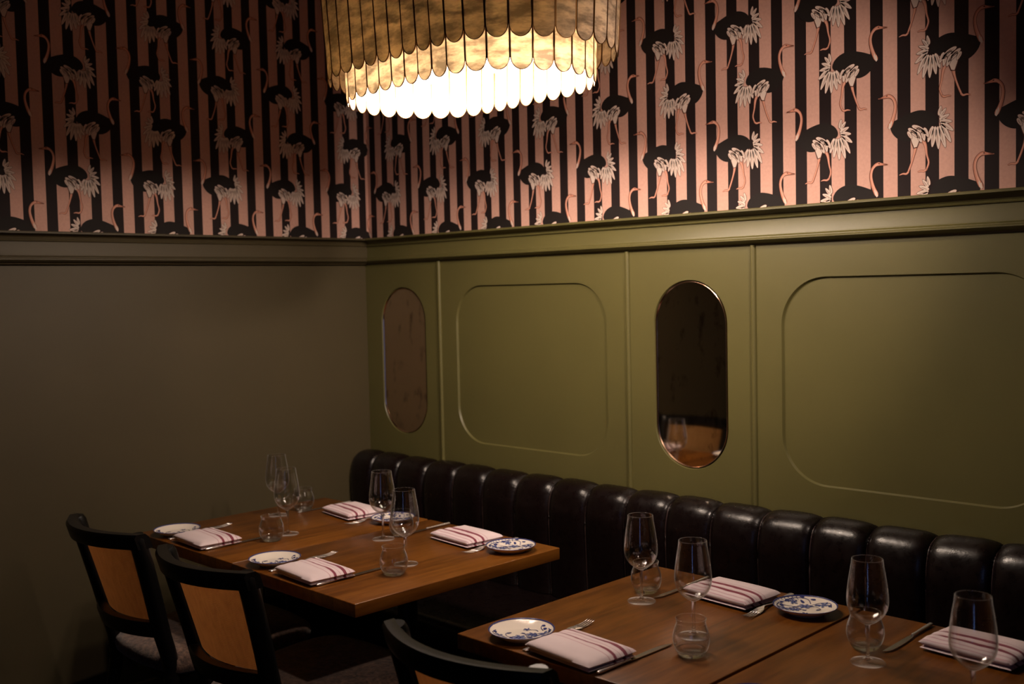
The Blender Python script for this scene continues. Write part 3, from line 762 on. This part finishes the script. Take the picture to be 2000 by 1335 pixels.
def make_fork():
    t = thing('table_fork', '', 'fork', group='table forks tucked under the napkins')
    def zz(y): return .0022 + (.0 if y < .10 else .0)
    bm = bmesh.new()
    prof = [(0,.0055), (.006,.0078), (.03,.0072), (.08,.0040), (.13,.0028), (.155,.0035), (.168,.0095), (.185,.0118), (.198,.0122)]
    def zc(y): return .0016 + .0060*max(0, min(1, (y-.10)/.05))*(1 if y < .15 else max(0, 1-(y-.15)/.05)) 
    ps = catmull(prof, 4); rows = []
    for y, w_ in ps:
        z = zc(y); rows.append([bm.verts.new(p) for p in ((-w_, y, z), (0, y, z-.0006 if y > .16 else z), (w_, y, z), (w_*.9, y, z+.0016), (0, y, z+.0022 if y < .16 else z+.0010), (-w_*.9, y, z+.0016))])
    for A, B in zip(rows, rows[1:]):
        for k in range(6): bm.faces.new((A[k], A[(k+1)%6], B[(k+1)%6], B[k]))
    bm.faces.new(rows[0]); bm.faces.new(rows[-1]); bmesh.ops.recalc_face_normals(bm, faces=bm.faces)
    hd = obj('handle', bm, CHROME, t, smooth=True, auto=R(60))
    for k in range(4):
        bm = bmesh.new(); x = -.0098 + k*.00653
        tube(bm, [(x, .196, zc(.196)+.0008), (x, .215, .0022), (x*.97, .232, .0040), (x*.95, .248, .0075)], [.0020, .0018, .0015, .0006], 8); obj('tine', bm, CHROME, hd, smooth=True)
    return t
plate, wine, tumbler, napkin, knife, fork = make_plate(), make_wine(), make_tumbler(), make_napkin(), make_knife(), make_fork()
used = set()
def put(src, x, y, z, a, label):
    c = src if src not in used else copy_tree(src); used.add(src)
    c.location = (x, y, z); c.rotation_euler = (0, 0, a); c['label'] = label; return c
ZT = .7452; ZT1 = .7422; ZT3 = .7437
# diner's-side settings (front edge of the tables)
put(plate, 1.036, -1.192, ZT, R(3), 'bread plate left of the front napkin on the free-ended far table')
put(plate, .439, -1.182, ZT1, R(6), 'bread plate at the far left front corner, overlapped by a napkin')
put(plate, 2.032, -1.189, ZT, R(0), 'bread plate on the left corner of the nearest table, seen clearly from above')
put(plate, 2.640, -1.196, ZT3, R(8), 'bread plate cut off by the bottom edge of the picture')
# banquette-side settings
put(plate, 1.464, -.643, ZT, R(178), 'patterned bread plate at the free right corner of the far table')
put(plate, .866, -.610, ZT1, R(172), 'bread plate partly hidden behind wine glasses near the banquette')
put(plate, 2.425, -.619, ZT, R(184), 'patterned bread plate nearest the camera among those by the banquette')
put(napkin, 1.240, -1.196, ZT+.0005, R(-4), 'folded striped napkin at the front of the free-ended far table')
put(napkin, .631, -1.181, ZT1+.0005, R(-3), 'folded striped napkin at the front of the far left table')
put(napkin, 2.213, -1.197, ZT+.0005, R(-5), 'large folded striped napkin nearest the camera, in front of a fork')
put(napkin, 1.265, -.640, ZT+.0005, R(180-6), 'folded striped napkin by the banquette, left of the patterned plate')
put(napkin, .655, -.622, ZT1+.0005, R(180-8), 'furthest folded striped napkin, near the corner end of the banquette')
put(napkin, 2.228, -.632, ZT+.0005, R(180-6), 'folded striped napkin seen partly through a wine glass by the banquette')
put(napkin, 2.835, -.632, ZT3+.0005, R(180-5), 'folded striped napkin at the right edge of the picture')
put(knife, 1.331, -1.255, ZT, R(1.5), 'steel knife right of the napkin on the front edge of the free-ended far table')
put(knife, .722, -1.240, ZT1, R(1), 'steel knife beside the napkin at the far left table front')
put(knife, 2.312, -1.258, ZT, R(-1.5), 'steel knife nearest the camera, right of the large napkin')
put(knife, 1.055, -.520, ZT, R(180), 'steel knife pointing at the middle tumbler of the free-ended far table')
put(knife, .482, -.500, ZT1, R(180), 'dark steel knife behind the far left tumbler near the corner')
put(knife, 2.088, -.522, ZT, R(180), 'dark-bladed knife pointing at the tumbler on the nearest table, by the banquette')
put(knife, 2.688, -.520, ZT3, R(180), 'dark knife left of the napkin at the right edge of the picture')
put(fork, 1.100, -1.252, ZT, R(5), 'fork left of the front napkin on the free-ended far table, tines showing')
put(fork, .490, -1.240, ZT1, R(7), 'fork under the far left front napkin with its tines showing behind it')
put(fork, 2.104, -1.256, ZT, R(4), 'fork nearest the camera, bright tines showing behind the large napkin')
put(fork, 1.372, -.520, ZT, R(184), 'fork between the banquette-side napkin and patterned plate on the free-ended far table')
put(fork, .765, -.500, ZT1, R(184), 'fork between the furthest napkin and the plate behind the glasses')
put(fork, 2.328, -.510, ZT, R(184), 'fork between napkin and patterned plate on the nearest table, banquette side')
# glasses
put(wine, 1.045, -.796, ZT, 0, 'wine glass in the middle of the free-ended far table with a plate behind its stem')
put(wine, 1.339, -.949, ZT, 0, 'wine glass directly behind the front tumbler on the free-ended far table')
put(wine, .455, -.800, ZT1, 0, 'tallest-looking wine glass, furthest left against the brown wall')
put(wine, .733, -.945, ZT1, 0, 'wine glass behind the far left front tumbler, overlapping another glass')
put(wine, 2.074, -.799, ZT, 0, 'wine glass with a tumbler behind its stem on the nearest table')
put(wine, 2.323, -.934, ZT, 0, 'wine glass in front of the banquette-side napkin, behind the nearest tumbler')
put(wine, 2.686, -.835, ZT3, 0, 'wine glass with a tumbler behind its stem at the right')
put(wine, 2.945, -.955, ZT3, 0, 'rightmost wine glass, its stem leaving the bottom of the picture')
put(tumbler, .767, -1.029, ZT1, 0, 'stemless tumbler at the front of the far left table')
put(tumbler, 1.397, -1.040, ZT, 0, 'stemless tumbler right of the front napkin on the free-ended far table')
put(tumbler, 1.050, -.725, ZT, 0, 'stemless tumbler half hidden behind the wine glasses on the free-ended far table')
put(tumbler, .450, -.690, ZT1, 0, 'stemless tumbler furthest back, right of the far left wine glass')
put(tumbler, 2.035, -.728, ZT, 0, 'stemless tumbler behind a wine glass stem at the left of the nearest table')
put(tumbler, 2.389, -1.039, ZT, 0, 'stemless tumbler nearest the camera, right of the large napkin')
put(tumbler, 2.643, -.757, ZT3, 0, 'stemless tumbler behind a wine glass stem at the right')

# ------------------------------------------------------------------ pendant lamp
def rrect(s, a, b, r):
    segs = [('l', (0,-b), (1,0), a-r), ('a', (a-r,-b+r), -pi/2, r), ('l', (a,-b+r), (0,1), 2*(b-r)), ('a', (a-r,b-r), 0, r), ('l', (a-r,b), (-1,0), 2*(a-r)), ('a', (-a+r,b-r), pi/2, r), ('l', (-a,b-r), (0,-1), 2*(b-r)), ('a', (-a+r,-b+r), pi, r), ('l', (-a+r,-b), (1,0), a-r)]
    Lt = 4*(a-r)+4*(b-r)+2*pi*r; s %= Lt
    for t, p0, q, l in segs:
        ln = l*pi/2 if t == 'a' else l
        if s <= ln+1e-9:
            if t == 'l': return Vector((p0[0]+q[0]*s, p0[1]+q[1]*s, 0))
            an = q+s/l; return Vector((p0[0]+l*cos(an), p0[1]+l*sin(an), 0))
        s -= ln
    return Vector((0,-b,0))
LZ = 2.12
lamp = thing('pendant_lamp', 'large two-tier oval pendant lamp of scalloped shell panels hanging over the tables', 'lamp', (LAMP[0], LAMP[1], LZ), LAMPROT)
def tier(N, a, b, r, s0, z0, z1, flare, name):
    per = 4*(a-r)+4*(b-r)+2*pi*r; w_ = per/N
    for k in range(N):
        s = s0 + k*w_; p = rrect(s, a, b, r); q0 = rrect(s-w_/2, a, b, r); q1 = rrect(s+w_/2, a, b, r)
        mid = (q0+q1)/2; tx = (q1-q0); wd = tx.length + .0004; tx.normalize(); nrm = Vector((tx.y, -tx.x, 0))   # outward
        tl = random.uniform(-.003, .003)
        def P(u, z, off=0): 
            h = z-z0
            return mid + tx*(u*wd/2*(1+flare*h*1.3)) + nrm*(flare*h + off + tl*(1-h/(z1-z0))*.3) + Vector((0, 0, z-0))
        hr = wd*.56
        outl = [(1, z1)] + [(1, z0+hr+(z1-z0-hr)*(1-i/6)) for i in range(1, 6)] + [(cos(t_), z0+hr-hr*sin(t_)) for t_ in [pi*i/16 for i in range(17)]] + [(-1, z0+hr+(z1-z0-hr)*(i/6)) for i in range(1, 6)] + [(-1, z1)]
        bm = bmesh.new(); e = .0023/(wd/2)
        inner = [(u*(1-e), z+ (.0013 if z < z0+hr*.4 else 0)) for u, z in outl]
        rings = [[bm.verts.new(P(u, z, o_)) for u, z in pts] for pts, o_ in ((outl, .0013), (outl, -.0013), (inner, -.0013), (inner, .0013))]
        n = len(outl)
        for A, B in ((rings[0], rings[1]), (rings[1], rings[2]), (rings[2], rings[3]), (rings[3], rings[0])):
            for i in range(n-1): bm.faces.new((A[i], A[i+1], B[i+1], B[i])).material_index = 1
        for off in (.0004, -.0004):
            vs = [bm.verts.new(P(u, z, off)) for u, z in inner]
            f = bm.faces.new(vs if off > 0 else list(reversed(vs))); f.material_index = 0
        bmesh.ops.recalc_face_normals(bm, faces=[f for f in bm.faces if f.material_index == 1])
        obj(name, bm, [CAPIZ_IN if name[0] == 'i' else CAPIZ, BRASS], lamp)
tier(44, .4632, .2599, .2585, -.2972, 0, .44, .055, 'shell_panel')
tier(38, .3959, .2293, .228, -.2196, -.0638, .40, .03, 'inner_shell_panel')
def ring_frame(a, b, r, z, rad, name):
    bm = bmesh.new(); per = 4*(a-r)+4*(b-r)+2*pi*r; N = 72; rings = []
    for k in range(N):
        p = rrect(k*per/N, a, b, r); d = (rrect((k+.5)*per/N, a, b, r)-rrect((k-.5)*per/N, a, b, r)).normalized(); nn_ = Vector((d.y, -d.x, 0))
        rings.append([bm.verts.new(p + nn_*rad*cos(t_) + Vector((0, 0, z+rad*sin(t_)))) for t_ in [2*pi*i/8 for i in range(8)]])
    for k in range(N):
        A, B = rings[k], rings[(k+1) % N]
        for i in range(8): bm.faces.new((A[i], A[(i+1)%8], B[(i+1)%8], B[i]))
    bmesh.ops.recalc_face_normals(bm, faces=bm.faces); obj(name, bm, BRASS, lamp, smooth=True)
ring_frame(.4632+.012, .2599+.012, .27, .432, .004, 'upper_frame_ring'); ring_frame(.3959+.004, .2293+.004, .233, .392, .004, 'inner_frame_ring')
bm = bmesh.new()
for xx in (-.36, 0, .36): box(bm, xx-.004, xx+.004, -.268 if abs(xx) < .1 else -.20, .268 if abs(xx) < .1 else .20, .425, .433)
box(bm, -.472, .472, -.004, .004, .4255, .4325); obj('cross_bars', bm, BRASS, lamp)
bm = bmesh.new(); tube(bm, [(0, 0, .43), (0, 0, CZ-LZ-.03)], .006, 10); obj('suspension_rod', bm, BRASS, lamp, smooth=True, auto=R(50))
bm = bmesh.new(); lathe(bm, [(0, CZ-LZ-.03), (.05, CZ-LZ-.028), (.06, CZ-LZ-.012), (.06, CZ-LZ-.001), (0, CZ-LZ-.001)], 32); obj('ceiling_canopy', bm, BRASS, lamp, smooth=True, auto=R(40))
for i, (bx, by) in enumerate(BULBS):
    bz = BULB_Z - LZ
    bm = bmesh.new(); lathe(bm, [(0, bz+.13), (.013, bz+.13), (.014, bz+.088), (.011, bz+.0855), (0, bz+.0855)], 18, (bx, by, 0)); tube(bm, [(bx, by, bz+.129), (bx, by, .427)], .003, 6)
    sk = obj('bulb_socket', bm, BRASS, lamp, smooth=True, auto=R(40))
    bm = bmesh.new(); lathe(bm, [(.0, bz+.085), (.008, bz+.083), (.010, bz+.06), (.016, bz+.035), (.024, bz+.012), (.026, bz-.006), (.020, bz-.022), (.010, bz-.030), (0, bz-.032)], 20, (bx, by, 0))
    obj('light_bulb', bm, BULBM, sk, smooth=True)
    l = bpy.data.lights.new('bulb_light', 'POINT'); l.energy = BULB_W; l.color = WARM; l.shadow_soft_size = .028
    lo = bpy.data.objects.new('bulb_light', l); COL.objects.link(lo); lo.parent = lamp; lo.location = (bx, by, bz-.06)


# ------------------------------------------------------------------ track head that carries the spot
for SPOT_AT, SPOT_TO, slb in ((SPOT_AT, SPOT_TO, 'small black ceiling spotlight aimed at the panelled wall'), (SPOT2_AT, SPOT2_TO, 'small black ceiling spotlight aimed at the tables and chair seats')):
    t = thing('track_spotlight', slb, 'spotlight', (SPOT_AT[0], SPOT_AT[1], CZ), 0, 'ceiling spotlights')
    d_ = (Vector(SPOT_TO)-Vector(SPOT_AT)).normalized(); c_ = Vector((0, 0, SPOT_AT[2]-CZ))
    bm = bmesh.new(); lathe(bm, [(.052, .0), (.052, .13), (.0, .14), (0, .135), (.048, .125), (.048, 0)], 28, close=False); bmesh.ops.recalc_face_normals(bm, faces=bm.faces)
    rot = d_.to_track_quat('-Z', 'Y').to_matrix().to_4x4(); rot.translation = c_ - d_*.02 + Vector((0,0,0)); bmesh.ops.transform(bm, matrix=rot, verts=bm.verts)
    obj('lamp_housing', bm, PLASTIC, t, smooth=True, auto=R(40))
    bm = bmesh.new(); tube(bm, [c_ - d_*.09, Vector((c_.x - d_.x*.09, c_.y - d_.y*.09, -.012))], .007, 10); obj('bracket', bm, PLASTIC, t, smooth=True, auto=R(40))
    bm = bmesh.new(); lathe(bm, [(0, -.001), (.05, -.001), (.05, -.014), (0, -.014)], 28, (c_.x - d_.x*.09, c_.y - d_.y*.09, 0)); bmesh.ops.recalc_face_normals(bm, faces=bm.faces); obj('ceiling_plate', bm, PLASTIC, t, smooth=True, auto=R(40))
